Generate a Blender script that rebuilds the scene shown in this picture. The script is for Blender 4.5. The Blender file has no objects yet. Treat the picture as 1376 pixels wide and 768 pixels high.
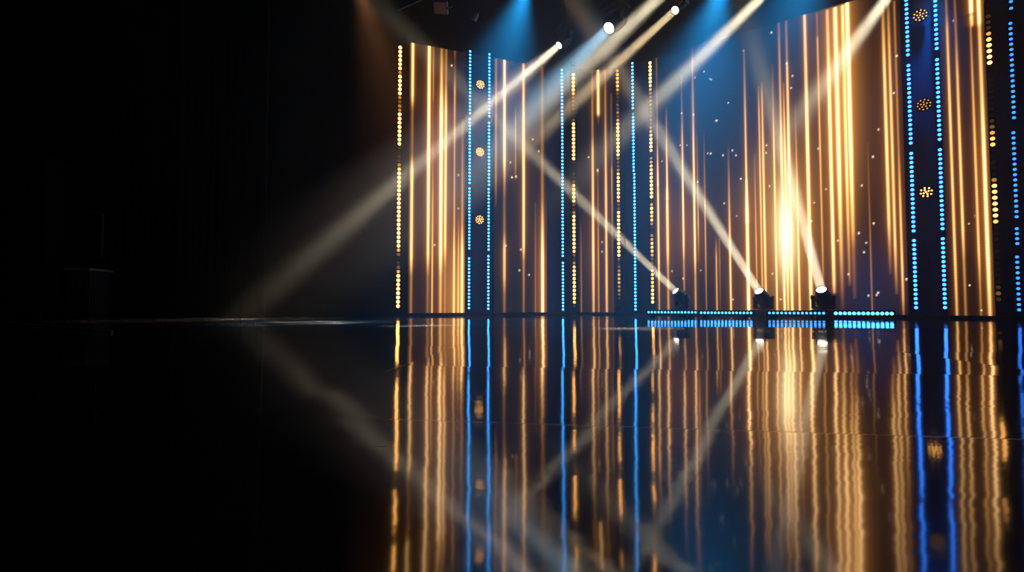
import bpy, bmesh, math, random
import numpy as np
from mathutils import Vector, Matrix

random.seed(7)
R = math.radians
scene = bpy.context.scene
COL = scene.collection

# ------------------------------------------------------------------ camera
FPX, CH = 650.0, 0.25
PITCH = math.atan(24.5 / FPX)
CAM = Vector((0, 0, CH))
cam_data = bpy.data.cameras.new('camera')
cam_data.sensor_width = 36.0
cam_data.lens = 36.0 * FPX / 1376.0
cam_data.clip_start = 0.01
cam_data.clip_end = 200
cam = bpy.data.objects.new('camera', cam_data)
cam.location = CAM
cam.rotation_euler = (math.pi / 2 + PITCH, 0, 0)
COL.objects.link(cam)
scene.camera = cam


def ray(px, py):
    a, b = (px - 688) / FPX, (384 - py) / FPX
    return Vector((a, math.cos(PITCH) - b * math.sin(PITCH), math.sin(PITCH) + b * math.cos(PITCH)))


def at_z(px, py, z):
    d = ray(px, py)
    return CAM + d * ((z - CH) / d.z)


def at_y(px, py, y):
    d = ray(px, py)
    return CAM + d * (y / d.y)


class Plane:
    """an upright wall plane through two plan points; u runs along it, n faces the hall"""

    def __init__(s, p, q):
        s.p = Vector((p.x, p.y, 0))
        t = Vector((q.x - p.x, q.y - p.y, 0))
        s.len = t.length
        s.t = t.normalized()
        s.n = Vector((s.t.y, -s.t.x, 0))
        if s.n.y > 0:
            s.n = -s.n

    def hit(s, px, py, off=0.0):
        d = ray(px, py)
        o = s.p + s.n * off
        k = (o - CAM).dot(s.n) / d.dot(s.n)
        return CAM + d * k

    def u(s, px, py, off=0.0):
        return (s.hit(px, py, off) - s.p).dot(s.t)

    def at(s, u, z, off=0.0):
        v = s.p + s.t * u + s.n * off
        return Vector((v.x, v.y, z))

    @property
    def ang(s):
        return math.atan2(s.t.y, s.t.x)


WALL_H = 6.0
K0, K1, K2, K3 = at_z(530, 53, WALL_H), at_z(748, 93.3, WALL_H), at_z(836, 91, WALL_H), at_z(1145, .9, WALL_H)
LEFT, MID, RIGHT = Plane(K0, K1), Plane(K1, K2), Plane(K2, K3)

# ------------------------------------------------------------------ materials
def new_mat(name):
    m = bpy.data.materials.new(name)
    m.use_nodes = True
    nt = m.node_tree
    for n in list(nt.nodes):
        nt.nodes.remove(n)
    out = nt.nodes.new('ShaderNodeOutputMaterial')
    return m, nt, out


def dark_mat(name, col, rough=.5, metal=0.0, noise=30.0, amt=.35):
    m, nt, out = new_mat(name)
    b = nt.nodes.new('ShaderNodeBsdfPrincipled')
    tc = nt.nodes.new('ShaderNodeTexCoord')
    nz = nt.nodes.new('ShaderNodeTexNoise')
    nz.inputs['Scale'].default_value = noise
    nz.inputs['Detail'].default_value = 4
    mx = nt.nodes.new('ShaderNodeMix')
    mx.data_type = 'RGBA'
    mx.inputs[6].default_value = (*[c * (1 - amt) for c in col], 1)
    mx.inputs[7].default_value = (*[c * (1 + amt) for c in col], 1)
    nt.links.new(tc.outputs['Object'], nz.inputs['Vector'])
    nt.links.new(nz.outputs['Fac'], mx.inputs[0])
    nt.links.new(mx.outputs[2], b.inputs['Base Color'])
    b.inputs['Roughness'].default_value = rough
    b.inputs['Metallic'].default_value = metal
    nt.links.new(b.outputs[0], out.inputs[0])
    return m


def emit_mat(name, col, strength, sampling='AUTO'):
    m, nt, out = new_mat(name)
    e = nt.nodes.new('ShaderNodeEmission')
    e.inputs[0].default_value = (*col, 1)
    e.inputs[1].default_value = strength
    nt.links.new(e.outputs[0], out.inputs[0])
    m.cycles.emission_sampling = sampling
    return m


M_BLACK = dark_mat('black_powder_coat', (.012, .012, .014), .45)
M_CASE = dark_mat('black_plastic', (.016, .016, .018), .35)
M_STEEL = dark_mat('dark_steel', (.10, .10, .11), .4, .8)
M_WALL = dark_mat('black_painted_wall', (.010, .010, .012), .9, 0, 4)
M_DRAPE = dark_mat('black_velour', (.012, .012, .014), .95, 0, 60)
M_COLUMN = dark_mat('dark_blue_column_board', (.012, .05, .16), .5, 0, 8)
M_COPPER = dark_mat('copper_badge', (.55, .30, .20), .3, .9)
M_TAPE = dark_mat('white_cloth_tape', (.55, .57, .6), .7, 0, 40, .25)
M_PANE = dark_mat('brown_grey_diffuser', (.50, .33, .28), .6, 0, 20, .15)
M_FLIGHT = dark_mat('flight_case_board', (.03, .032, .04), .5, 0, 12)
M_BRACKET = dark_mat('worn_grey_metal', (.22, .18, .16), .5, .3, 18)


def floor_mat():
    m, nt, out = new_mat('polished_black_stage_floor')
    N, L = nt.nodes.new, nt.links.new
    b = N('ShaderNodeBsdfPrincipled')
    b.inputs['IOR'].default_value = FLOOR_IOR
    tc = N('ShaderNodeTexCoord')

    def math_(op, a, b_=None, c=None):
        n = N('ShaderNodeMath')
        n.operation = op
        for i, v in enumerate((a, b_, c)):
            if v is None:
                continue
            if isinstance(v, (int, float)):
                n.inputs[i].default_value = v
            else:
                L(v, n.inputs[i])
        return n.outputs[0]

    def noise(scale, detail, stretch=(1, 1, 1), rough=.5):
        mp = N('ShaderNodeMapping')
        mp.inputs['Scale'].default_value = stretch
        L(tc.outputs['Object'], mp.inputs[0])
        n = N('ShaderNodeTexNoise')
        n.inputs['Scale'].default_value = scale
        n.inputs['Detail'].default_value = detail
        n.inputs['Roughness'].default_value = rough
        L(mp.outputs[0], n.inputs['Vector'])
        return n.outputs['Fac']

    # deck boards: every board lies at a slightly different tilt
    rot = N('ShaderNodeVectorRotate')
    rot.rotation_type = 'Z_AXIS'
    rot.inputs['Angle'].default_value = R(7.4)
    L(tc.outputs['Object'], rot.inputs['Vector'])
    sc = N('ShaderNodeVectorMath')
    sc.operation = 'MULTIPLY'
    sc.inputs[1].default_value = (1 / 2.4, 1 / .9, 0)
    sh = N('ShaderNodeVectorMath')
    sh.inputs[1].default_value = (.7, SEAM_Y, 0)
    L(rot.outputs[0], sh.inputs[0])
    L(sh.outputs[0], sc.inputs[0])
    fl = N('ShaderNodeVectorMath')
    fl.operation = 'FLOOR'
    L(sc.outputs[0], fl.inputs[0])
    fr = N('ShaderNodeVectorMath')
    fr.operation = 'FRACTION'
    L(sc.outputs[0], fr.inputs[0])
    wn = N('ShaderNodeTexWhiteNoise')
    wn.noise_dimensions = '3D'
    L(fl.outputs[0], wn.inputs['Vector'])
    sep, sf = N('ShaderNodeSeparateColor'), N('ShaderNodeSeparateXYZ')
    L(wn.outputs['Color'], sep.inputs[0])
    L(fr.outputs[0], sf.inputs[0])
    tilt = math_('ADD', math_('MULTIPLY', math_('SUBTRACT', sep.outputs[0], .5), math_('MULTIPLY', sf.outputs[0], 2.4)),
                 math_('MULTIPLY', math_('SUBTRACT', sep.outputs[1], .5), math_('MULTIPLY', sf.outputs[1], .9)))
    height = math_('ADD', math_('MULTIPLY', tilt, .015),
                   math_('ADD', math_('MULTIPLY', noise(1.1, 1, (1, .8, 1)), .0050),
                         math_('MULTIPLY', noise(9, 2, (.6, 1.3, 1)), .00042)))
    bp = N('ShaderNodeBump')
    bp.inputs['Strength'].default_value = 1
    bp.inputs['Distance'].default_value = 1
    L(height, bp.inputs['Height'])
    L(bp.outputs[0], b.inputs['Normal'])
    # joints between the boards
    ex = math_('MULTIPLY', math_('MINIMUM', sf.outputs[0], math_('SUBTRACT', 1, sf.outputs[0])), 2.4)
    ey = math_('MULTIPLY', math_('MINIMUM', sf.outputs[1], math_('SUBTRACT', 1, sf.outputs[1])), .9)
    seam = math_('LESS_THAN', math_('MINIMUM', ex, ey), .0025)
    scuff = N('ShaderNodeValToRGB')
    scuff.color_ramp.elements[0].position = .55
    scuff.color_ramp.elements[1].position = .72
    # the worn strip where people walk in front of the wall
    so = N('ShaderNodeSeparateXYZ')
    L(tc.outputs['Object'], so.inputs[0])
    worn = N('ShaderNodeMapRange')
    worn.interpolation_type = 'SMOOTHSTEP'
    worn.inputs['From Min'].default_value = 2.5
    worn.inputs['From Max'].default_value = 5.0
    worn.inputs['To Min'].default_value = .12
    L(so.outputs['Y'], worn.inputs['Value'])
    L(math_('MULTIPLY', noise(7, 6, (.22, 2.6, 1), .7), math_('ADD', .82, math_('MULTIPLY', worn.outputs[0], .18))), scuff.inputs[0])
    # worn, scuffed patches are greyer and duller than the polish
    mx = N('ShaderNodeMix')
    mx.data_type = 'RGBA'
    mx.inputs[6].default_value = (.012, .012, .014, 1)
    mx.inputs[7].default_value = (.60, .60, .60, 1)
    L(scuff.outputs[0], mx.inputs[0])
    L(mx.outputs[2], b.inputs['Base Color'])
    rg = math_('ADD', FLOOR_ROUGH, math_('ADD', math_('MULTIPLY', scuff.outputs[0], .05), math_('MULTIPLY', seam, .12)))
    L(rg, b.inputs['Roughness'])
    L(b.outputs[0], out.inputs[0])
    return m


FLOOR_IOR, FLOOR_ROUGH, SEAM_Y = 2.3, .06, -1.92 + .9 * 4

# ------------------------------------------------------------------ mesh helpers
def add_box(bm, c, s, bev=0.0, mat=None):
    m = Matrix.Translation(c) @ (mat or Matrix()) @ Matrix.Diagonal((s[0], s[1], s[2], 1))
    r = bmesh.ops.create_cube(bm, size=1, matrix=m)
    if bev:
        es = list({e for v in r['verts'] for e in v.link_edges})
        bmesh.ops.bevel(bm, geom=es, offset=bev, segments=2, affect='EDGES', profile=.6)


def add_lathe(bm, prof, seg=32, mat=None, cap0=True, cap1=True):
    """prof = [(radius, z)]"""
    mat = mat or Matrix()
    rings = []
    for r, z in prof:
        rings.append([bm.verts.new(mat @ Vector((r * math.cos(2 * math.pi * i / seg), r * math.sin(2 * math.pi * i / seg), z))) for i in range(seg)])
    for a, b in zip(rings, rings[1:]):
        for i in range(seg):
            bm.faces.new((a[i], a[(i + 1) % seg], b[(i + 1) % seg], b[i]))
    if cap0:
        bm.faces.new(rings[0][::-1])
    if cap1:
        bm.faces.new(rings[-1])


def add_tube(bm, pts, r, seg=10):
    for a, b in zip(pts, pts[1:]):
        a, b = Vector(a), Vector(b)
        q = (b - a).to_track_quat('Z', 'Y').to_matrix().to_4x4()
        add_lathe(bm, [(r, 0), (r, (b - a).length)], seg, Matrix.Translation(a) @ q)


def mesh_of(name, bm, mat, smooth=False):
    bmesh.ops.recalc_face_normals(bm, faces=bm.faces[:])
    me = bpy.data.meshes.new(name)
    bm.to_mesh(me)
    bm.free()
    if mat:
        me.materials.append(mat)
    if smooth:
        for p in me.polygons:
            p.use_smooth = True
        try:
            me.set_sharp_from_angle(angle=R(35))
        except Exception:
            pass
    return me


def link(name, me, parent=None, matrix=None):
    o = bpy.data.objects.new(name, me)
    COL.objects.link(o)
    if parent:
        o.parent = parent
    if matrix is not None:
        o.matrix_local = matrix
    return o


def obj(name, bm, mat, parent=None, matrix=None, smooth=False):
    return link(name, mesh_of(name, bm, mat, smooth), parent, matrix)


def tag(o, label=None, cat=None, group=None, kind=None):
    if label:
        o['label'] = label
    if cat:
        o['category'] = cat
    if group:
        o['group'] = group
    if kind:
        o['kind'] = kind
    return o


def thing(name, loc, label, cat, group=None, rotz=0.0):
    o = bpy.data.objects.new(name, None)
    o.empty_display_size = .1
    COL.objects.link(o)
    o.location = loc
    o.rotation_euler = (0, 0, rotz)
    return tag(o, label, cat, group)


def struct(name, bm, mat, smooth=False):
    return tag(obj(name, bm, mat, smooth=smooth), kind='structure')


# ------------------------------------------------------------------ setting
bm = bmesh.new()
add_box(bm, (0, 6, -.1), (34, 22, .2))
struct('floor', bm, floor_mat())
bm = bmesh.new()
add_box(bm, (0, 6, 11.1), (34, 22, .2))
struct('ceiling', bm, M_WALL)
bm = bmesh.new()
add_box(bm, (0, 15.6, 5.5), (34, .2, 11))
struct('wall_back', bm, M_WALL)
bm = bmesh.new()
add_box(bm, (-15.6, 6, 5.5), (.2, 21, 11))
struct('wall_left', bm, M_WALL)
bm = bmesh.new()
add_box(bm, (15.6, 6, 5.5), (.2, 21, 11))
struct('wall_right', bm, M_WALL)


# ------------------------------------------------------------------ video screens
PITCH_MM = .02


def screen_mat():
    m, nt, out = new_mat('video_wall_face')
    N, L = nt.nodes.new, nt.links.new
    at = N('ShaderNodeAttribute')
    at.attribute_name = 'picture'
    uv = N('ShaderNodeUVMap')
    uv.uv_map = 'face'
    # the rows of diodes that make up the picture
    wv = N('ShaderNodeTexWave')
    wv.bands_direction = 'Y'
    wv.inputs['Scale'].default_value = .314 / .045
    L(uv.outputs[0], wv.inputs['Vector'])
    mr = N('ShaderNodeMapRange')
    mr.inputs['To Min'].default_value = .94
    mr.inputs['To Max'].default_value = 1.06
    L(wv.outputs['Fac'], mr.inputs['Value'])
    b = N('ShaderNodeBsdfPrincipled')
    b.inputs['Base Color'].default_value = (.012, .012, .013, 1)
    b.inputs['Roughness'].default_value = .6
    L(at.outputs['Color'], b.inputs['Emission Color'])
    L(mr.outputs[0], b.inputs['Emission Strength'])
    L(b.outputs[0], out.inputs[0])
    m.cycles.emission_sampling = 'NONE'
    return m


M_SCREEN = screen_mat()
M_SCREEN_BODY = dark_mat('screen_cabinet', (.01, .01, .012), .5)
HALO = np.array((.85, .265, .035))
SCREEN_GAIN = 1.15
CORE = np.array((1.25, .88, .42))


def screen(name, plane, x0, x1, yref, streaks, blobs, sparks, base, label, z0=.06, z1=WALL_H, step=.8):
    """x0, x1 are where the photo shows the edges at row yref; a streak is (x, y, width, glow, [(y, level), ...])"""
    u0, u1 = plane.u(x0, yref), plane.u(x1, yref)
    w = u1 - u0
    c = plane.at((u0 + u1) / 2, 0)
    root = thing(name, c, label, 'screen', 'tall video screens of the stage wall', plane.ang)
    bm = bmesh.new()
    add_box(bm, (0, .06, (z0 + z1) / 2), (w, .10, z1 - z0), .008)
    obj('cabinet', bm, M_SCREEN_BODY, root)
    for s in (-1, 1):
        bm = bmesh.new()
        add_box(bm, (s * (w / 2 - .14), .20, z0 / 2), (.25, .40, z0), .006)
        obj('foot', bm, M_STEEL, root)
    px_u = w / abs(x1 - x0)                       # metres per photo pixel
    nc, nr = int(abs(x1 - x0) / step) + 1, 270
    us = np.linspace(0, w, nc)
    zs = np.linspace(z0, z1, nr)
    U, Z = np.meshgrid(us, zs)
    img = np.zeros((nr, nc, 3))

    def uz(x, y):
        p = plane.hit(x, y)
        return (p - plane.p).dot(plane.t) - u0, p.z

    # the lower and upper ends of the backdrop tone of the picture
    k = ((Z - z0) / (z1 - z0))[..., None]
    img += (np.array(base[0]) * (1 - k) + np.array(base[1]) * k) * .4
    for x, y, wd, glow, prof in streaks:
        uc, _ = uz(x, y)
        pz = sorted((uz(x, yy)[1], v) for yy, v in prof)
        lv = np.interp(zs, [p[0] for p in pz], [p[1] for p in pz], left=0, right=0)
        # streaks reach the ends of the screen when listed that far
        d = (us - uc) / px_u
        core = np.exp(-(d / (wd * .42)) ** 2)
        halo = .42 * np.exp(-np.abs(d) / (wd * .75)) + .055 * glow * np.exp(-np.abs(d) / 8.0)
        tone = np.stack([1.0 * lv + .9 * lv ** 3, .30 * lv + .32 * lv ** 2 + .55 * lv ** 3, .05 * lv + .40 * lv ** 3], -1)
        img += tone[:, None, :] * core[None, :, None] * SCREEN_GAIN
        img += (lv ** 1.7)[:, None, None] * halo[None, :, None] * HALO * SCREEN_GAIN
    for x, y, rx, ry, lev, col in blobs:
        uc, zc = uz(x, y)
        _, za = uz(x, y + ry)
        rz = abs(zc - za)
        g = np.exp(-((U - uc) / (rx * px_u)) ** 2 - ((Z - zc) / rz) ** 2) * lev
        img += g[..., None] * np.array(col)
    for x, y, lev in sparks:
        uc, zc = uz(x, y)
        g = np.exp(-((U - uc) ** 2 + (Z - zc) ** 2) / (1.0 * px_u) ** 2) * lev * 1.8
        img += g[..., None] * np.array((1.2, .95, .65))
    verts = np.stack([U - w / 2, np.full_like(U, .002), Z], -1).reshape(-1, 3)
    idx = np.arange(nr * nc).reshape(nr, nc)
    faces = np.stack([idx[:-1, :-1], idx[:-1, 1:], idx[1:, 1:], idx[1:, :-1]], -1).reshape(-1, 4)
    me = bpy.data.meshes.new('display')
    me.from_pydata(verts.tolist(), [], faces.tolist())
    a = me.color_attributes.new('picture', 'FLOAT_COLOR', 'POINT')
    a.data.foreach_set('color', np.concatenate([img, np.ones((nr, nc, 1))], -1).astype(np.float32).ravel())
    uvl = me.uv_layers.new(name='face')
    li = np.zeros(len(me.loops), np.int32)
    me.loops.foreach_get('vertex_index', li)
    uvl.data.foreach_set('uv', verts[li][:, [0, 2]].astype(np.float32).ravel())
    me.materials.append(M_SCREEN)
    link('display', me, root)
    return root


OR = (.42, .125, .018)
GO = (.85, .35, .06)
WH = (1.0, .85, .5)
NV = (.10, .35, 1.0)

screen('video_screen', LEFT, 548.5, 625, 330, [
    (552.8, 330, 3.4, .8, [(57, 1.0), (128, .9), (148, .25), (205, .25), (230, .95), (345, .95), (372, .35), (424, .28)]),
    (575.2, 330, 3.6, 1.0, [(60, 1.1), (230, 1.1), (340, .9), (372, .3), (424, .22)]),
    (581, 330, 2.2, .4, [(62, .22), (90, .4), (130, .3), (140, .12), (220, .2), (268, .5), (340, .7), (424, .65)]),
    (592.2, 330, 4.2, 1.4, [(64, .35), (110, .7), (150, 1.2), (340, 1.1), (372, .6), (424, .5)]),
    (598.2, 330, 3.0, 1.1, [(65, .3), (110, .45), (150, 1.0), (330, .9), (360, .3), (424, .3)]),
    (610.2, 330, 2.4, .5, [(67, .25), (80, .1), (100, .25), (120, .6), (230, .45), (300, .55), (340, .85), (424, .9)]),
    (616, 350, 2.4, .6, [(285, .1), (330, .5), (424, .7)]),
    (621, 330, 3.4, 1.0, [(160, .1), (210, .3), (300, .45), (340, 1.0), (424, 1.0)]),
], [(597, 250, 26, 130, .16, OR), (612, 395, 16, 65, .5, GO), (595, 300, 24, 70, .08, OR)],
    [(607, 88, .9), (584, 329, .6), (616, 280, .5), (616, 235, .5)], ((.035, .014, .008), (.012, .007, .006)),
    'tall video screen of gold streaks at the left end of the stage wall')

screen('video_screen', LEFT, 663.5, 735, 330, [
    (666.5, 200, 2.2, .3, [(76, .3), (130, .45), (240, .4), (262, .2), (278, .05)]),
    (677.9, 200, 3.4, 1.1, [(78, .9), (215, .95), (245, .4), (268, .2), (310, .3), (335, .8), (372, .7), (395, .3), (424, .2)]),
    (692.8, 200, 1.8, .3, [(143, .1), (165, .45), (225, .35), (240, .2), (243, 0)]),
    (703.6, 200, 3.0, 1.0, [(84, .7), (150, .9), (180, 1.1), (330, .95), (352, .4), (424, .22)]),
    (719.5, 330, 1.8, .3, [(272, .1), (340, .22), (424, .25)]),
    (729, 330, 3.8, .8, [(88, .22), (200, .3), (265, .35), (300, .7), (345, 1.1), (424, 1.1)]),
], [(728, 375, 9, 75, .42, OR), (695, 190, 22, 70, .10, OR), (704, 300, 10, 80, .03, OR)],
    [(688, 238, .9), (693.5, 237, .8), (716, 187, .7), (724, 203, .8), (686, 218, .5), (700, 335, .7), (698, 363, .6), (711, 369, .6), (680, 330, .5)],
    ((.014, .011, .014), (.010, .010, .014)),
    'narrow video screen of sparse gold streaks right of the three-lamp slim column')

screen('video_screen', MID, 777.5, 825.5, 330, [
    (781, 350, 1.7, .3, [(300, .08), (340, .25), (424, .3)]),
    (797, 300, 3.0, .8, [(94, .18), (112, .35), (180, .35), (200, .7), (345, .95), (424, .55)]),
    (803.8, 130, 3.6, .8, [(93.5, .9), (152, .95), (158, .15), (170, 0)]),
    (804, 330, 2.0, .4, [(226, .5), (238, .15), (290, .35), (340, .5), (424, .4)]),
    (814.6, 300, 2.9, .7, [(93.5, .3), (150, .35), (190, .6), (260, .8), (380, .75), (424, .6)]),
    (822.6, 300, 1.9, .3, [(125, .15), (220, .2), (228, .5), (268, .4), (330, .2), (345, .1), (424, .1)]),
], [(793, 330, 12, 60, .10, OR), (815, 290, 12, 80, .04, OR)], [(791, 211, .7), (809, 325, .5), (809, 338, .5), (803, 229, .7)],
    ((.020, .010, .010), (.010, .012, .020)),
    'short video screen of thin gold streaks in the recessed middle of the stage wall')

P4 = [
    (882.8, 150, 2.0, .4, [(75, .2), (150, .25), (200, .45), (250, .8)]),
    (885, 330, 3.0, .8, [(190, .1), (260, .9), (350, .9), (395, .5), (424, .4)]),
    (895.8, 200, 2.8, .9, [(143, .08), (170, .35), (220, .8), (268, 1.0)]),
    (897.2, 330, 3.8, 1.1, [(250, .3), (275, 1.0), (335, .9), (360, .5), (424, .45)]),
    (917.3, 230, 2.6, .8, [(100, .08), (150, .2), (190, .7), (268, 1.0), (325, 1.0), (352, .5), (390, .35), (392, 0)]),
    (931.9, 200, 3.0, .9, [(63, .12), (90, .25), (150, .5), (200, .85), (300, 1.0), (345, .9), (370, .5), (424, .5)]),
    (937.6, 260, 2.0, .5, [(180, .05), (240, .35), (300, .6), (330, .3), (350, .1)]),
    (947, 260, 2.1, .4, [(180, .06), (240, .3), (290, .6), (340, .5), (424, .2)]),
    (915.8, 150, 1.4, .1, [(110, .1), (130, .12), (150, .05)]),
    (962.7, 360, 2.3, .4, [(318, .1), (345, .6), (424, .55)]),
    (967.2, 360, 1.7, .3, [(320, .3), (350, .35), (395, .15), (424, .05)]),
    (979.5, 250, 2.7, .6, [(190, .02), (228, .25), (280, .6), (330, .9), (424, .8)]),
    (1001.8, 180, 2.7, .7, [(66, .15), (100, .3), (150, .6), (250, .9), (300, 1.0)]),
    (1004.6, 330, 4.0, 1.2, [(240, .3), (280, 1.1), (424, 1.2)]),
    (1015.6, 300, 1.9, .5, [(205, .1), (260, .4), (320, .6), (424, .4)]),
    (1020.8, 200, 2.2, .6, [(115, .15), (150, .6), (268, .75), (424, .5)]),
    (1025.3, 200, 2.8, .9, [(110, .15), (130, .5), (200, .8), (300, .95), (400, .8), (424, .6)]),
    (1040, 200, 2.4, .7, [(85, .08), (140, .35), (200, .8), (320, .9), (424, .8)]),
    (1050, 200, 2.8, 1.0, [(30, .2), (60, .35), (134, .6), (200, .9), (350, 1.0), (424, .9)]),
    (1054.6, 200, 2.2, .9, [(110, .2), (150, .6), (350, 1.0), (424, .7)]),
    (1060, 200, 3.0, 1.0, [(27, .22), (80, .35), (88, .7), (200, 1.0), (424, .95)]),
    (1071, 250, 2.4, .7, [(140, .08), (180, .3), (260, .7), (330, .9), (424, .8)]),
    (1085.2, 200, 3.9, 1.2, [(18, .75), (100, .8), (170, 1.1), (380, 1.1), (424, .75)]),
    (1102, 200, 2.3, .5, [(15, .25), (46, .22), (50, .55), (200, .65), (330, .5), (372, .35), (382, 0)]),
    (1116.2, 200, 3.8, 1.1, [(11, .6), (60, .75), (130, 1.1), (330, 1.05), (380, .8), (393, .5), (395, 0)]),
    (1126.8, 200, 4.4, 1.4, [(8, 1.1), (220, 1.2), (280, .9), (350, .5), (400, .12), (424, 0)]),
    (1137, 200, 3.2, 1.2, [(5, 1.0), (220, 1.0), (290, .7), (350, .35), (372, .3), (385, .05)]),
    (1143.2, 200, 4.4, 1.4, [(2, 1.2), (200, 1.2), (260, .9), (310, .6), (335, .25), (400, .08)]),
    (1170, 340, 1.9, .2, [(190, .06), (268, .2), (330, .3), (424, .25)]),
    (1191.6, 200, 3.4, .8, [(2, .3), (40, .55), (80, .8), (200, .95), (300, .8), (335, .35), (370, .05)]),
    (1199, 200, 3.0, .7, [(0, .25), (60, .6), (134, .8), (330, .8), (365, .45), (395, .1)]),
    (1207.5, 200, 2.5, .5, [(0, .3), (100, .35), (200, .35), (268, .7), (360, .8), (400, .6), (424, .2)]),
]
P4_SPARK = [(946, 96, .7), (954, 106, .5), (956, 107, .5), (1036.5, 43.5, 1.0), (1065, 102, .9), (1063, 118, .8), (962, 162, .7),
            (1057, 85, .9), (978.5, 138, .7), (963.5, 162, .8), (955, 206, .6), (971.5, 208.5, 1.0), (984, 202, .9), (989, 208.5, .8),
            (995.5, 240, 1.0), (1030, 195, .8), (1029.5, 205, .8), (1034, 250, .8), (1099.5, 199.5, .7), (973, 273, .8), (1090, 297, .9),
            (1173, 210.5, 1.0), (1158, 249, .8), (1174, 300, .9), (1154, 313, 1.0), (1161, 338.5, .8), (1164, 326, .6), (1126, 323, .7),
            (1167, 397, .7), (1180, 393, .9), (1178, 396, .7), (1218, 375, .9), (1205, 75, .9), (1201, 125, .8), (1180.5, 174, .7),
            (1038, 367.5, .7), (985, 402, .7), (1049, 402, .7), (914, 195, .7), (955, 206, .6), (889.5, 216.5, .8), (932, 154, .9),
            (903, 364, .7), (941.5, 363, .5), (918, 374, .9), (916, 152, .9), (937.5, 244, .8), (934, 104, .6), (990, 290, .5), (1110, 254, .5),
            (951, 206, .6), (923, 195, .5), (999, 68, .4), (1094, 272, .5), (1140, 368, .7)]
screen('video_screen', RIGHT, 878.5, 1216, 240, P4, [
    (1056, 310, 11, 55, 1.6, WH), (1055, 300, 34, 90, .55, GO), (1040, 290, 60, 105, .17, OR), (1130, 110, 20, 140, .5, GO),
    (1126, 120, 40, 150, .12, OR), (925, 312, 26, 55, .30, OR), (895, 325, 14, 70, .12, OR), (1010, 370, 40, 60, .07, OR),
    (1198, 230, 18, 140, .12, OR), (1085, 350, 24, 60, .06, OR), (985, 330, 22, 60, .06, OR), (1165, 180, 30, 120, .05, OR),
    (950, 90, 60, 70, .05, NV), (1165, 385, 36, 60, .055, (.02, .22, 1.0))],  # blue tints painted in; the last stands in for the floor bars' glow
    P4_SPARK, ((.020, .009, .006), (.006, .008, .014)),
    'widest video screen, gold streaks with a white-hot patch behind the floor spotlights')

screen('video_screen', RIGHT, 1268.5, 1331, 240, [
    (1278.3, 200, 3.8, .8, [(-20, .2), (15, .25), (40, .6), (134, .8), (350, .8), (424, .55)]),
    (1290, 200, 3.8, .7, [(-20, .15), (50, .3), (100, .65), (200, .8), (310, .85), (350, .45), (424, .3)]),
    (1305.2, 20, 5.0, 1.2, [(-20, 1.2), (16, 1.2), (19, .6), (22, .9), (34, .7), (37, .1)]),
    (1310.3, 200, 3.4, .7, [(34, .3), (100, .5), (200, .7), (340, .75), (380, .4), (424, .25)]),
    (1322.2, 200, 4.8, 1.0, [(-20, 1.2), (27, 1.1), (36, .65), (130, .8), (200, 1.1), (345, 1.1), (424, .7)]),
], [(1320, 250, 12, 130, .30, OR), (1290, 240, 16, 100, .09, OR), (1316, 0, 14, 30, .25, OR)],
    [(1302, 300, .6), (1303, 383, .9), (1310, 290, .5), (1281, 28, .8), (1319, 417, .7)], ((.018, .007, .004), (.010, .006, .005)),
    'video screen of broad gold streaks right of the big blue-edged column')


# ------------------------------------------------------------------ slim columns carrying lamps
def column(plane, x0, x1, yref, label, off=.0, z1=WALL_H + .02, deep=.16):
    u0, u1 = plane.u(x0, yref), plane.u(x1, yref)
    w = u1 - u0
    root = thing('light_tower', plane.at((u0 + u1) / 2, 0, off), label, 'tower', 'dark light towers between the screens', plane.ang)
    bm = bmesh.new()
    add_box(bm, (0, deep / 2 + .03, z1 / 2), (w, deep, z1), .01)
    obj('board', bm, M_COLUMN, root)
    bm = bmesh.new()
    add_box(bm, (0, deep / 2 + .02, .025), (w + .0, deep + .02, .05), .008)
    obj('plinth', bm, M_BLACK, root)
    return root


column(LEFT, 625.6, 662.8, 330, 'slim dark column with two blue light strips and three lamps, left half of stage')
column(LEFT, 735.6, 766, 330, 'dark column carrying one blue strip beside the recessed middle screen')
column(MID, 766.5, 777, 330, 'narrow dark upright behind the amber strip left of the recessed middle screen', deep=.16)
column(MID, 826, 838, 330, 'narrow dark upright behind the amber strip right of the recessed middle screen', deep=.16)
column(RIGHT, 840, 878, 330, 'dark column carrying a blue and an amber strip at the widest screen\'s left edge')
column(RIGHT, 1216.5, 1268, 240, 'big dark column with blue edge strips and three lamps, right of widest screen', z1=7.2)
column(RIGHT, 1331.5, 1400, 240, 'dark end column with amber and blue strips at the right edge', z1=7.2)

# ------------------------------------------------------------------ light bars
AMBER = (1.0, .44, .10)
BLUE = (.05, .34, 1.0)
M_AMB = {}
M_BLU = {}
M_DEEP = {}
for lv in range(9):
    M_AMB[lv] = emit_mat('amber_bulb_glow', AMBER, [.006, .05, .2, .5, 1.0, 2.2, 4.2, 6.0, 7.5][lv])
    M_DEEP[lv] = emit_mat('deep_blue_bulb_glow', (.03, .20, 1.0), [.02, .08, .2, .5, 1.2, 2.6, 4.0, 5.6, 7.5][lv])
    M_BLU[lv] = emit_mat('blue_bulb_glow', BLUE, [.02, .08, .2, .6, 1.4, 3.2, 4.6, 6.2, 8.0][lv])
_dome = {}


def dome(kind, lv, r, flat=1.0):
    key = (kind, lv, round(r, 4), flat)
    if key not in _dome:
        bm = bmesh.new()
        # little dome lens facing -Y
        rot = Matrix.Rotation(R(90), 4, 'X')
        add_lathe(bm, [(r, 0), (r * .92, r * .28), (r * .55, r * .48), (r * .05, r * .55)], 10, Matrix.Diagonal((1, 1, flat, 1)) @ rot)
        _dome[key] = mesh_of('bulb', bm, {'amber': M_AMB, 'blue': M_BLU, 'deep': M_DEEP}[kind][lv], True)
    return _dome[key]


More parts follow.
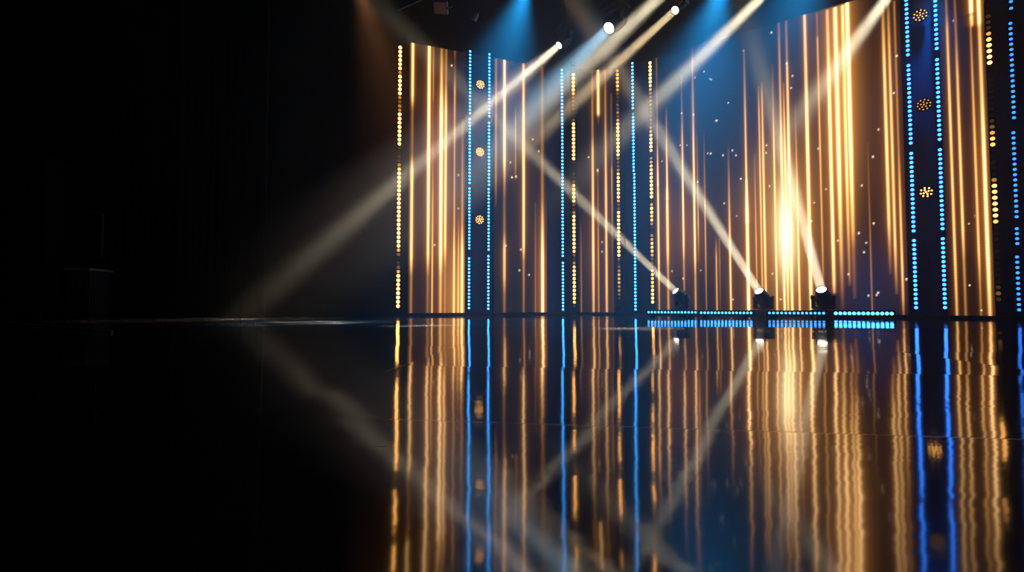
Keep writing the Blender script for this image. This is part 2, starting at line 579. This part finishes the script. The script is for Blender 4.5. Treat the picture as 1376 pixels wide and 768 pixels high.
def vbar(plane, xt, yt, xb, yb, pitch, rpx, kind, levels, label, group, off=.06, flat=1.0, wide=1.5):
    """one upright bar between the photo rows yt and yb; levels(y, t) gives 0..8 for a bulb"""
    ub = plane.u(xb, yb, off)
    zt, zb = plane.hit(xt, yt, off).z, plane.hit(xb, yb, off).z
    foot = plane.at(ub, zb, off)
    dist = (foot - CAM).dot(Vector((0, 1, 0)))
    r = rpx * dist / FPX
    n = max(2, round((yb - yt) / pitch) + 1)
    root = thing('light_bar', plane.at(ub, zb - r * 1.05, off), label, 'light bar', group, plane.ang)
    h = zt - zb + 2.1 * r
    bm = bmesh.new()
    add_box(bm, (0, .022, h / 2), (r * 2 * wide, .04, h), .004)
    obj('housing', bm, M_CASE, root)
    for i in range(n):
        t = i / (n - 1)
        z = r * 1.05 + (zt - zb) * (1 - t)
        y = yt + (yb - yt) * t
        lv = levels(y, i)
        if lv is None:
            continue
        link('bulb', dome(kind, lv, r, flat), root, Matrix.Translation((0, .002, z)))
    return root


ordn = ['top', 'second from top', 'third from top', 'fourth from top']


def blue_column(plane, xt, xb, segs, pitch, rpx, lvl, where, group, dim=(), tone='blue'):
    ytop, ybot = segs[0][0], segs[-1][1]
    for k, (a, b) in enumerate(segs):
        fx = lambda y: xt + (xb - xt) * (y - ytop) / (ybot - ytop)
        word = 'only' if len(segs) == 1 else ordn[k] if k < len(segs) - 1 else 'bottom'
        if len(segs) == 3 and k == 1:
            word = 'middle'
        vbar(plane, fx(a), a, fx(b), b, pitch, rpx, tone,
             lambda y, i: next((v for (p, q, v) in dim if p <= y <= q), lvl),
             f'{word} blue light bar {where}', group)


blue_column(LEFT, 632, 630.2, [(69, 152), (160, 245.5), (253, 333.5), (347, 413.5)], 4.6, 1.5, 7,
            'on the left edge of the slim three-lamp column', 'blue bars, left edge of the slim column')
blue_column(LEFT, 658, 656.2, [(73, 156), (165, 248), (254, 335), (344, 414.5)], 4.6, 1.5, 7,
            'on the right edge of the slim three-lamp column', 'blue bars, right edge of the slim column')
blue_column(MID, 755, 756.6, [(94, 158), (162, 343.5), (353, 415.5)], 4.55, 1.5, 7,
            'in the strip left of the recessed middle screen', 'blue bars left of the middle screen')
blue_column(RIGHT, 849.5, 854, [(85, 145), (153, 229), (234, 415.5)], 4.55, 1.55, 7,
            'in the strip right of the recessed middle screen', 'blue bars right of the middle screen', dim=((148, 156, 4),))
blue_column(RIGHT, 1217.5, 1231, [(-6, 73.5), (88, 192), (206, 310), (323, 413)], 6.1, 2.1, 7,
            'on the left edge of the big right-hand column', 'blue bars, left edge of the big column', tone='deep')
blue_column(RIGHT, 1256.5, 1270, [(-5, 65), (80, 187), (201, 307), (320.5, 413)], 6.2, 2.1, 7,
            'on the right edge of the big right-hand column', 'blue bars, right edge of the big column', tone='deep')
blue_column(RIGHT, 1358.5, 1369.5, [(2, 11), (31, 158), (178, 291), (307, 327), (345, 416)], 7.0, 2.0, 5,
            'in the far right strip by the screen end', 'blue bars of the far right strip', tone='deep')


def amber_levels(keys):
    ys = [k[0] for k in keys]
    vs = [k[1] for k in keys]
    return lambda y, i: int(max(0, min(8, round(float(np.interp(y, ys, vs))))))


AMB_G = 'amber bulb strips of the stage wall'
vbar(LEFT, 539.2, 64, 534.8, 411, 5.7, 2.3, 'amber', amber_levels(
    [(60, 8), (90, 7), (94, 5), (98, 3), (102, 7), (128, 7), (134, 2), (150, 3), (154, 7), (194, 7), (199, 1), (205, 0), (222, 2), (229, 5), (234, 7),
     (325, 7), (334, 5), (341, 3), (346, 0), (358, 1), (365, 4), (372, 7), (412, 8)]),
    'amber bulb strip standing alone at the stage wall\'s left end', AMB_G, off=.08)
vbar(MID, 769, 85, 771.8, 411, 5.15, 2.05, 'amber', amber_levels(
    [(84, 2), (90, 0), (96, 1), (101, 6), (124, 6), (128, 4), (136, 2), (160, 1), (164, 2), (166, 7), (216, 7), (220, 0), (240, 1), (248, 3), (252, 6), (273, 6), (277, 1),
     (285, 1), (289, 6), (338, 6), (342, 2), (350, 1), (356, 4), (362, 6), (405, 6), (411, 1)]),
    'amber bulb strip beside the blue strip, left of recessed middle screen', AMB_G, off=.10)
vbar(MID, 828, 95, 832.2, 411, 5.15, 2.0, 'amber', amber_levels(
    [(94, 4), (105, 5), (118, 5), (124, 3), (130, 1), (145, 2), (150, 3), (157, 2), (161, 4), (166, 5), (171, 7), (208, 7), (214, 3), (222, 1), (230, 3), (238, 6),
     (268, 6), (274, 2), (282, 2), (287, 6), (344, 6), (350, 1), (362, 2), (370, 4), (380, 4), (390, 3), (398, 1), (411, 0)]),
    'dimmer amber bulb strip just right of recessed middle screen', AMB_G, off=.10)
vbar(RIGHT, 871.6, 85, 877, 405.5, 5.2, 2.05, 'amber', amber_levels(
    [(84, 7), (112, 7), (116, 5), (125, 3), (135, 3), (150, 2), (165, 2), (178, 4), (185, 6), (202, 7), (208, 1), (214, 3), (222, 4), (232, 6), (266, 7), (271, 1),
     (280, 6), (298, 5), (304, 2), (310, 1), (320, 3), (328, 5), (342, 5), (350, 1), (358, 3), (372, 5), (405, 6)]),
    'amber bulb strip at the left edge of the widest screen', AMB_G, off=.06)
vbar(RIGHT, 1332.5, 5, 1342, 402, 7.9, 2.6, 'amber', amber_levels(
    [(0, 0), (38, 1), (45, 4), (52, 6), (60, 7), (88, 7), (91, 0), (150, 0), (165, 1), (172, 2), (180, 4), (188, 5), (196, 5), (200, 0), (240, 0), (246, 5), (256, 6),
     (272, 6), (298, 6), (302, 0), (380, 0), (392, 2), (402, 1)]),
    'mostly unlit amber bulb strip near the right edge', AMB_G, off=.06)


# floor battens
def hbar(xa, ya, xb, yb, n, rpx, lv, contact_a, contact_b, label):
    A, B = at_z(xa, contact_a, 0), at_z(xb, contact_b, 0)
    t = (B - A)
    L_ = t.length
    ang = math.atan2(t.y, t.x)
    root = thing('floor_light_bar', A, label, 'light bar', 'blue light bars along the stage floor', ang)
    d = A.y
    r = rpx * d / FPX
    za = at_y(xa, ya, d).z
    bm = bmesh.new()
    add_box(bm, (L_ / 2, .06, za), (L_ + .05, .10, r * 2 + .05), .008)
    obj('housing', bm, M_CASE, root)
    for s in (.12, .88):
        bm = bmesh.new()
        add_box(bm, (L_ * s, .06, (za - r - .025) / 2 + .001), (.09, .12, za - r - .027), .004)
        obj('foot', bm, M_BLACK, root)
    for i in range(n):
        link('bulb', dome('blue', lv, r), root, Matrix.Translation((L_ * (i + .5) / n, .008, za)))
    return root


hbar(869.5, 419.2, 937, 419.6, 15, 1.45, 6, 426.2, 426.6, 'leftmost blue floor bar, below the first floor spotlight')
hbar(940, 419.9, 1012, 420.2, 15, 1.55, 6, 426.8, 427.2, 'blue floor bar ending at the second floor spotlight')
hbar(1031.5, 420.2, 1110, 420.6, 14, 1.65, 5, 427.2, 427.8, 'dimmer blue floor bar between second and third floor spotlights')
hbar(1120.5, 420.7, 1202, 421, 13, 2.15, 8, 428.0, 428.6, 'brightest blue floor bar, right of the third floor spotlight')


# ------------------------------------------------------------------ round lamps on the columns
def cluster(plane, px, py, rpx, lv, rings, off, label):
    p = plane.hit(px, py, off)
    r = rpx * p.y / FPX
    root = thing('cluster_lamp', p, label, 'lamp', 'round bulb clusters on the columns', plane.ang)
    bm = bmesh.new()
    rot = Matrix.Rotation(R(90), 4, 'X')
    add_lathe(bm, [(r * 1.25, -.06), (r * 1.3, -.02), (r * 1.3, .02), (r * 1.18, .02), (r * 1.15, 0)], 28, rot)
    obj('housing', bm, M_CASE, root, smooth=True)
    bm = bmesh.new()
    add_box(bm, (0, .05, 0), (r * .5, .06, r * .5), .005)
    obj('bracket', bm, M_BLACK, root)
    rb = r * .125
    spots = [(0, 0)]
    for k, n in rings:
        spots += [(k * r * math.cos(2 * math.pi * (i + .3) / n), k * r * math.sin(2 * math.pi * (i + .3) / n)) for i in range(n)]
    for x, z in spots:
        link('bulb', dome('amber', lv, rb), root, Matrix.Translation((x, -.004, z)))
    return root


RG = ((.47, 5), (.95, 10))
cluster(LEFT, 645.6, 113.5, 5.2, 8, RG, .10, 'topmost round bulb cluster on the slim column')
cluster(LEFT, 645, 204, 5.2, 8, RG, .10, 'middle round bulb cluster on the slim column')
cluster(LEFT, 644.4, 295, 5.2, 8, RG, .10, 'lowest round bulb cluster on the slim column')
cluster(RIGHT, 1236.5, 20.5, 7.2, 5, RG, .10, 'topmost, dim round bulb cluster on the big right column')
cluster(RIGHT, 1241.5, 140.5, 7.2, 4, RG, .10, 'middle, dimmest round bulb cluster on the big right column')
cluster(RIGHT, 1244.5, 258, 7.4, 8, ((.40, 4), (.80, 8)), .10, 'lowest, brightest round bulb cluster on the big right column')

# ------------------------------------------------------------------ moving heads
M_LENS = emit_mat('lit_lens', (1.0, .93, .78), 6)
M_LENS_B = emit_mat('lit_cool_lens', (.9, .97, 1.0), 8)
WARM = (1.0, .80, .50)
PALE = (1.0, .90, .66)


def moving_head(target, label, lens_at, r_lens, light, hang, group, lens_mat=M_LENS, drop=.5, badge=False):
    """lens_at = centre of the lens; the head points at target. Parts: base, yoke, head (> lens), badge, clamp"""
    axis = (Vector(target) - Vector(lens_at)).normalized()
    hl = r_lens * 2.6                      # pivot to lens
    piv = Vector(lens_at) - axis * hl
    up = -1 if hang else 1
    R_ = r_lens
    base_h = R_ * 1.5
    gap = R_ * 2.3
    z_base = piv.z - up * (gap + base_h)
    if not hang:
        z_base = 0.0
        base_h = piv.z * .42
        gap = piv.z - base_h
    root = thing('moving_head_spotlight', (piv.x, piv.y, z_base), label, 'spotlight', group)
    pan = math.atan2(axis.y, axis.x)
    Rz = Matrix.Rotation(pan, 4, 'Z')
    bm = bmesh.new()
    add_box(bm, (0, 0, up * base_h * .5), (R_ * 4.4, R_ * 4.4, base_h), R_ * .3, None)
    add_box(bm, (0, 0, up * base_h * 1.05), (R_ * 1.8, R_ * 1.8, base_h * .25), R_ * .1)
    obj('base', bm, M_CASE, root, Rz, True)
    # yoke: cross bar and two arms beside the head
    bm = bmesh.new()
    ax = R_ * 2.05
    zc = up * (base_h + R_ * .35)
    zp = piv.z - z_base
    add_box(bm, (0, 0, zc), (R_ * 1.5, ax * 2 + R_ * .6, R_ * .5), R_ * .12)
    for s in (-1, 1):
        add_box(bm, (0, s * ax, (zc + zp + up * R_ * .4) / 2), (R_ * 1.5, R_ * .6, abs(zp + up * R_ * .4 - zc)), R_ * .14)
        add_lathe(bm, [(R_ * .6, -R_ * .12), (R_ * .6, R_ * .12)], 20, Matrix.Translation((0, s * (ax + R_ * .3), zp)) @ Matrix.Rotation(R(90), 4, 'X'))
    obj('yoke', bm, M_CASE, root, Rz, True)
    q = axis.to_track_quat('Z', 'Y').to_matrix().to_4x4()
    M = Matrix.Translation((0, 0, zp)) @ q
    bm = bmesh.new()
    add_lathe(bm, [(R_ * .9, -hl * .85), (R_ * 1.5, -hl * .75), (R_ * 1.65, -hl * .3), (R_ * 1.65, hl * .25), (R_ * 1.35, hl * .55), (R_ * 1.25, hl * .98),
                   (R_ * 1.22, hl * 1.0), (R_ * 1.02, hl * 1.0), (R_ * 1.0, hl * .93)], 36, M)
    for k in range(4):
        z = -hl * .62 + k * hl * .12
        add_lathe(bm, [(R_ * 1.64, z), (R_ * 1.74, z + hl * .02), (R_ * 1.74, z + hl * .05), (R_ * 1.64, z + hl * .07)], 36, M, False, False)
    head = obj('head', bm, M_CASE, root, None, True)
    bm = bmesh.new()
    add_lathe(bm, [(R_, hl * .955), (R_ * .8, hl * .985), (R_ * .4, hl * 1.0), (R_ * .05, hl * 1.005)], 32, M)
    obj('lens', bm, lens_mat, head, None, True)
    if badge:
        d = Vector((-piv.x, -piv.y, 0)).normalized()
        side = Vector((-d.y, d.x, 0))
        bm = bmesh.new()
        pts = [d * (R_ * 1.84) + side * (R_ * (k - 3) * .28 - R_ * .1) + Vector((0, 0, base_h * .55 + .02 * (k - 3) ** 2 * R_ * 2)) for k in range(7)]
        add_tube(bm, pts, R_ * .075, 6)
        obj('badge', bm, M_COPPER, root)
    if hang:
        bm = bmesh.new()
        add_tube(bm, [(0, 0, 0), (0, 0, TRUSS_Z - z_base)], .028)
        add_box(bm, (0, 0, TRUSS_Z - z_base - .03), (.09, .09, .14), .012)
        obj('clamp', bm, M_BLACK, root)
    # the lamp inside, with any added wide light
    for k, (col, power, spread, size) in enumerate(light):
        ld = bpy.data.lights.new('beam', 'AREA')
        ld.shape = 'DISK'
        ld.size = size
        ld.spread = R(spread)
        ld.energy = power
        ld.color = col
        lo = bpy.data.objects.new('beam', ld)
        COL.objects.link(lo)
        lo.parent = root
        pos = Vector(lens_at) + axis * (hl * .03 + .004) - Vector(root.location)
        lo.matrix_local = Matrix.Translation(pos) @ (-axis).to_track_quat('Z', 'Y').to_matrix().to_4x4()
    return root


TRUSS_Z = 8.1
BEAM = 1.15
PALE = (1.0, .86, .58)
WARM = (1.0, .74, .42)
SKY = (.01, .33, .86)
# floor spotlights: lens (px, py) at the depth where they stand, aimed up and out to the hall
FG = 'floor spotlights before the widest screen'


def floor_head(px, py, contact, aim_px, aim_py, aim_d, rpx, power, label):
    d = at_z(px, contact, 0).y
    L0 = at_y(px, py, d)
    tgt = at_y(aim_px, aim_py, aim_d)
    rl = rpx * d / FPX
    moving_head(tgt, label, L0, rl, [(PALE, power, 4.0, rl * 1.9)], False, FG, badge=True)


floor_head(907.5, 390.5, 425.9, 712, 203, 8.5, 4.6, 20 * BEAM, 'first floor spotlight from the left, beam slanting far to the left')
floor_head(1019.5, 390.5, 426.6, 893, 190, 7.7, 5.4, 26 * BEAM, 'second floor spotlight, in front of the white-hot patch of the screen')
floor_head(1103.5, 388.5, 427.4, 1043, 170, 6.9, 5.9, 26 * BEAM, 'third floor spotlight, the one beside the brightest blue floor bar')

HG = 'hanging spotlights above the stage'


def hung_head(px, py, depth, aim, rpx, light, label, lens_mat=M_LENS):
    L0 = at_y(px, py, depth)
    tgt = at_z(aim[0], aim[1], 0) if len(aim) == 2 else at_y(*aim)
    rl = rpx * depth / FPX
    moving_head(tgt, label, L0, rl, [(c, p, s, rl * k) for c, p, s, k in light], True, HG, lens_mat)
    return L0


hung_head(751, 61, 10.6, (318, 428.5), 4.6, [(PALE, 24 * BEAM, 4.6, 1.9), ((1.0, .80, .66), 26 * BEAM, 20, 1.9)],  # second, wide light is added to brighten the haze at the left
          'leftmost hanging spotlight, small white lens above the second screen')
hung_head(818, 38, 10.3, (430, 433), 7.4, [((.40, .72, 1.0), 30 * BEAM, 13.0, 1.9), ((.03, .40, 1.0), 8 * BEAM, 120, 1.9)],
          'hanging spotlight with the large cool white lens and blue halo', M_LENS_B)
hung_head(907, 14, 9.9, (447, 434), 5.2, [(WARM, 19 * BEAM, 4.4, 1.9)],
          'rightmost visible hanging spotlight, warm beam, near the top edge')
hung_head(952, -65, 9.5, (418, 432), 6, [(PALE, 34 * BEAM, 5.0, 2)],
          'hanging spotlight above the frame, pale beam crossing the cool white lens')
hung_head(1050, -30, 9.0, (573, 437), 6, [(PALE, 28 * BEAM, 4.4, 2)],
          'hanging spotlight above the frame whose pale beam slants down to the middle screens')
hung_head(1212, -30, 8.2, (866, 441), 6, [(PALE, 21 * BEAM, 5.0, 2)],
          'hanging spotlight above the frame near the big right-hand column')
# blue wash spotlights, an added blue column light and two amber ones, all just above the frame
hung_head(709, -22, 10.2, (655, 160, 9.2), 7, [(SKY, 70 * BEAM, 40, 2)], 'blue wash spotlight above the second screen, out of frame', M_LENS_B)
hung_head(972, -26, 10.05, (918, 170, 8.8), 7, [(SKY, 70 * BEAM, 40, 2)], 'blue wash spotlight above the widest screen\'s left half, out of frame', M_LENS_B)
hung_head(1105, -60, 9.2, (1010, 120, 8.9), 7, [(SKY, 70 * BEAM, 60, 2)], 'blue wash spotlight above the widest screen\'s right half, out of frame', M_LENS_B)
hung_head(1262, -60, 8.0, (1238, 250, 8.45), 7, [((.01, .26, 1.0), 8 * BEAM, 50, 2)], 'added unseen blue light tinting the big right-hand column, out of frame', M_LENS_B)  # added lamp, unseen, to turn the column navy
hung_head(478, -26, 9.9, (548, 180, 9.8), 6, [((1.0, .38, .13), 8 * BEAM, 40, 2)], 'amber wash spotlight above the left end of the stage wall, out of frame')
hung_head(722, -70, 9.7, (850, 140, 9.4), 6, [((1.0, .42, .16), 2 * BEAM, 11, 2)], 'amber wash spotlight above the recessed middle, out of frame')

# truss the spotlights hang from: two runs meeting over the middle of the stage
def truss(a, b, label):
    a, b = Vector(a), Vector(b)
    L_ = (b - a).length
    t = (b - a).normalized()
    root = thing('lighting_truss', a, label, 'truss', None, math.atan2(t.y, t.x))
    for y, z in ((-.15, .0), (.15, 0), (-.15, .3), (.15, .3)):
        bm = bmesh.new()
        add_tube(bm, [(0, y, z + .03), (L_, y, z + .03)], .025, 12)
        obj('chord', bm, M_BLACK, root)
    bm = bmesh.new()
    n = int(L_ / .4)
    for i in range(n):
        x0, x1 = L_ * i / n, L_ * (i + 1) / n
        for y in (-.15, .15):
            add_tube(bm, [(x0, y, .03 if i % 2 else .33), (x1, y, .33 if i % 2 else .03)], .011, 6)
        for z in (.03, .33):
            add_tube(bm, [(x0, -.15, z), (x1, .15, z)], .011, 6)
    obj('lacing', bm, M_BLACK, root)
    for x in (L_ * .12, L_ * .5, L_ * .88):
        bm = bmesh.new()
        add_tube(bm, [(x, 0, .2), (x, 0, 10.985 - a.z)], .012, 8)
        obj('hoist_chain', bm, M_STEEL, root)


truss((-4.9, 10.55, TRUSS_Z + .05), (1.9, 10.45, TRUSS_Z + .05), 'black lighting truss over the left half of the stage')
truss((2.2, 10.45, TRUSS_Z + .05), (9.0, 7.6, TRUSS_Z + .05), 'black lighting truss over the right half of the stage')

# flat work light and a small clamp light hanging above the first screen
p = at_y(592.5, 10, 9.6)
root = thing('hanging_panel_light', p, 'flat brown-grey panel light hanging tilted above the first screen', 'lamp')
root.rotation_euler = (R(-52), R(14), R(-18))
bm = bmesh.new()
add_box(bm, (0, 0, 0), (.31, .24, .07), .01)
obj('case', bm, M_BRACKET, root)
bm = bmesh.new()
add_box(bm, (0, 0, -.038), (.27, .20, .012), .004)
obj('front_glass', bm, M_PANE, root)
bm = bmesh.new()
for s_ in (-1, 1):
    add_box(bm, (s_ * .175, 0, .05), (.012, .035, .22), .003)
add_box(bm, (0, 0, .16), (.36, .035, .012), .003)
obj('bracket', bm, M_BLACK, root)
p = at_y(639, 23, 9.8)
root = thing('hanging_clamp_light', p, 'tiny clamp light catching a glint right of the hanging panel light', 'lamp')
root.rotation_euler = (R(20), R(35), 0)
bm = bmesh.new()
add_lathe(bm, [(.02, .09), (.045, .07), (.045, -.03), (.06, -.07), (.052, -.07), (.03, 0)], 20)
obj('can', bm, M_BRACKET, root, smooth=True)
bm = bmesh.new()
add_box(bm, (0, 0, .115), (.03, .05, .06), .006)
obj('clamp', bm, M_BLACK, root)
a_, b_ = at_y(534, 14, 9.8), at_y(572, -3, 9.4)
bm = bmesh.new()
add_tube(bm, [a_, a_.lerp(b_, .5) + Vector((0, 0, -.004)), b_], .012, 8)
tag(obj('hanging_pole', bm, M_BRACKET), 'thin bare rigging pole hanging at a slant, upper left of the panel light', 'pole')

# ------------------------------------------------------------------ dark left side of the stage
def drape(px0, px1, depth, label, ph):
    x0, x1 = at_y(px0, 400, depth).x, at_y(px1, 400, depth).x
    root = thing('stage_drape', ((x0 + x1) / 2, depth, 0), label, 'drape', 'black drapes hanging left of the stage wall')
    n = 160
    bm = bmesh.new()
    lo, hi = [], []
    for i in range(n + 1):
        t = i / n
        x = x0 + (x1 - x0) * t - (x0 + x1) / 2
        y = .09 * math.sin(t * 2 * math.pi * 11 + ph) + .03 * math.sin(t * 2 * math.pi * 27 + 2 * ph)
        lo.append(bm.verts.new((x, y * 1.2, .03)))
        hi.append(bm.verts.new((x, y * .7, 9.4)))
    for i in range(n):
        bm.faces.new((lo[i], lo[i + 1], hi[i + 1], hi[i]))
    lo_co, hi_co = [v.co.copy() for v in lo], [v.co.copy() for v in hi]
    o = obj('fabric', bm, M_DRAPE, root, smooth=True)
    bm = bmesh.new()
    e0, e1 = lo_co[-1], hi_co[-1]
    add_tube(bm, [e0, e1], .016, 8)  # pale tube added to stand in for light caught on the drape's edge
    obj('lit_edge', bm, M_BRACKET, root)
    so = o.modifiers.new('thickness', 'SOLIDIFY')
    so.thickness = .012
    bm = bmesh.new()
    add_tube(bm, [(x0 - (x0 + x1) / 2 - .05, 0, 9.45), (x1 - (x0 + x1) / 2 + .05, 0, 9.45)], .03, 12)
    obj('rail', bm, M_BLACK, root)


drape(124, 234, 12.6, 'black pleated drape farthest left, behind the console table', .4)
drape(236, 352, 12.2, 'black pleated drape with an added pale strip for its lit edge, left of the glowing haze', 1.3)

# console table with a pleated skirt, a monitor on it, and a tall cabinet beside it
d = at_z(104, 424.5, 0).y
p = at_z(104, 424.5, 0)
root = thing('console_table', p, 'black skirted console table with a pale top edge, far left', 'table', rotz=R(6))
bm = bmesh.new()
add_box(bm, (0, .3, .985), (.50, .72, .05), .008)
obj('tabletop', bm, M_TAPE, root)
bm = bmesh.new()
ring = []
for i in range(240):
    t = i / 240 * 4
    k, f = int(t), t - int(t)
    c = [(-.24, -.04), (.24, -.04), (.24, .62), (-.24, .62), (-.24, -.04)]
    x = c[k][0] + (c[k + 1][0] - c[k][0]) * f
    y = c[k][1] + (c[k + 1][1] - c[k][1]) * f
    w_ = .012 * math.sin(i * .9)
    ring.append((x * (1 + w_ * 2), y + w_ * (1 if k in (0, 2) else 0)))
va = [bm.verts.new((x, y, .012)) for x, y in ring]
vb = [bm.verts.new((x * .98, y, .96)) for x, y in ring]
for i in range(240):
    bm.faces.new((va[i], va[(i + 1) % 240], vb[(i + 1) % 240], vb[i]))
obj('skirt', bm, M_FLIGHT, root, smooth=True)
root = thing('monitor', (p.x - .02, p.y + .32, 1.011), 'dark switched-off monitor standing on the console table', 'monitor', rotz=R(14))
bm = bmesh.new()
add_box(bm, (0, 0, .75), (.40, .05, .98), .01)
obj('casing', bm, M_BRACKET, root)
bm = bmesh.new()
add_box(bm, (0, -.027, .75), (.37, .006, .94), .002)
obj('glass', bm, M_CASE, root)
bm = bmesh.new()
add_box(bm, (0, .03, .14), (.06, .03, .27), .006)
add_box(bm, (0, .02, .008), (.24, .2, .016), .004)
obj('stand', bm, M_BLACK, root)
p = at_z(30, 425.5, 0)
root = thing('equipment_cabinet', p, 'tall black equipment cabinet at the far left edge of the stage', 'cabinet', rotz=R(12))
bm = bmesh.new()
add_box(bm, (0, .4, 1.62), (.66, .8, 3.1), .015)
obj('body', bm, M_CASE, root)
bm = bmesh.new()
add_box(bm, (0, .4, 3.19), (.70, .84, .04), .01)
obj('top', bm, M_STEEL, root)
for s_ in (-1, 1):
    bm = bmesh.new()
    add_box(bm, (s_ * .16, -.012, 1.62), (.30, .02, 2.96), .004)
    dr = obj('door', bm, M_CASE, root)
    bm = bmesh.new()
    add_box(bm, (s_ * .035, -.035, 1.5), (.018, .03, .22), .004)
    obj('handle', bm, M_STEEL, dr)
    bm = bmesh.new()
    add_lathe(bm, [(.03, 0), (.035, .03), (.03, .07)], 14, Matrix.Translation((s_ * .26, .06, 0)))
    obj('foot', bm, M_BLACK, root)
# pale cable across the floor, far left
pa, pb = at_z(-12, 432, 0), at_z(150, 447, 0)
bm = bmesh.new()
pts = []
for i in range(25):
    t = i / 24
    q = pa.lerp(pb, t)
    pts.append((q.x, q.y + .02 * math.sin(t * 9), .011))
add_tube(bm, pts, .011, 8)
tag(obj('cable', bm, M_TAPE, smooth=True), 'pale cable lying across the dark floor at the far left', 'cable')

# ------------------------------------------------------------------ world: hall haze, no sky
HAZE = .028
w = bpy.data.worlds.new('hall_haze')
scene.world = w
w.use_nodes = True
nt = w.node_tree
nt.nodes['Background'].inputs[0].default_value = (0, 0, 0, 1)
nt.nodes['Background'].inputs[1].default_value = 0

# machine haze hanging over the stage; it thins out towards the hall and the left wing
N, L = nt.nodes.new, nt.links.new
vs = N('ShaderNodeVolumeScatter')
vs.inputs['Color'].default_value = (1, 1, 1, 1)
vs.inputs['Anisotropy'].default_value = .1
ge = N('ShaderNodeNewGeometry')
dt = N('ShaderNodeVectorMath')
dt.operation = 'DOT_PRODUCT'
dt.inputs[1].default_value = (.296, .955, 0)
L(ge.outputs['Position'], dt.inputs[0])
mr = N('ShaderNodeMapRange')
mr.interpolation_type = 'SMOOTHERSTEP'
mr.inputs['From Min'].default_value = 5.6
mr.inputs['From Max'].default_value = 10.0
mr.inputs['To Min'].default_value = 0
mr.inputs['To Max'].default_value = HAZE
L(dt.outputs['Value'], mr.inputs['Value'])
L(mr.outputs[0], vs.inputs['Density'])
L(vs.outputs[0], nt.nodes['World Output'].inputs['Volume'])
w.cycles.volume_step_size = 3.0

# ------------------------------------------------------------------ render look
scene.view_settings.view_transform = 'Standard'
scene.view_settings.look = 'None'
scene.view_settings.exposure = 0
scene.view_settings.gamma = 1
scene.view_settings.use_curve_mapping = False
cy = scene.cycles
cy.use_denoising = True
cy.max_bounces = 6
cy.diffuse_bounces = 2
cy.glossy_bounces = 3
cy.transmission_bounces = 2
cy.volume_bounces = 1
cy.volume_max_steps = 40
cy.sample_clamp_indirect = 4
cy.caustics_reflective = False
cy.caustics_refractive = False
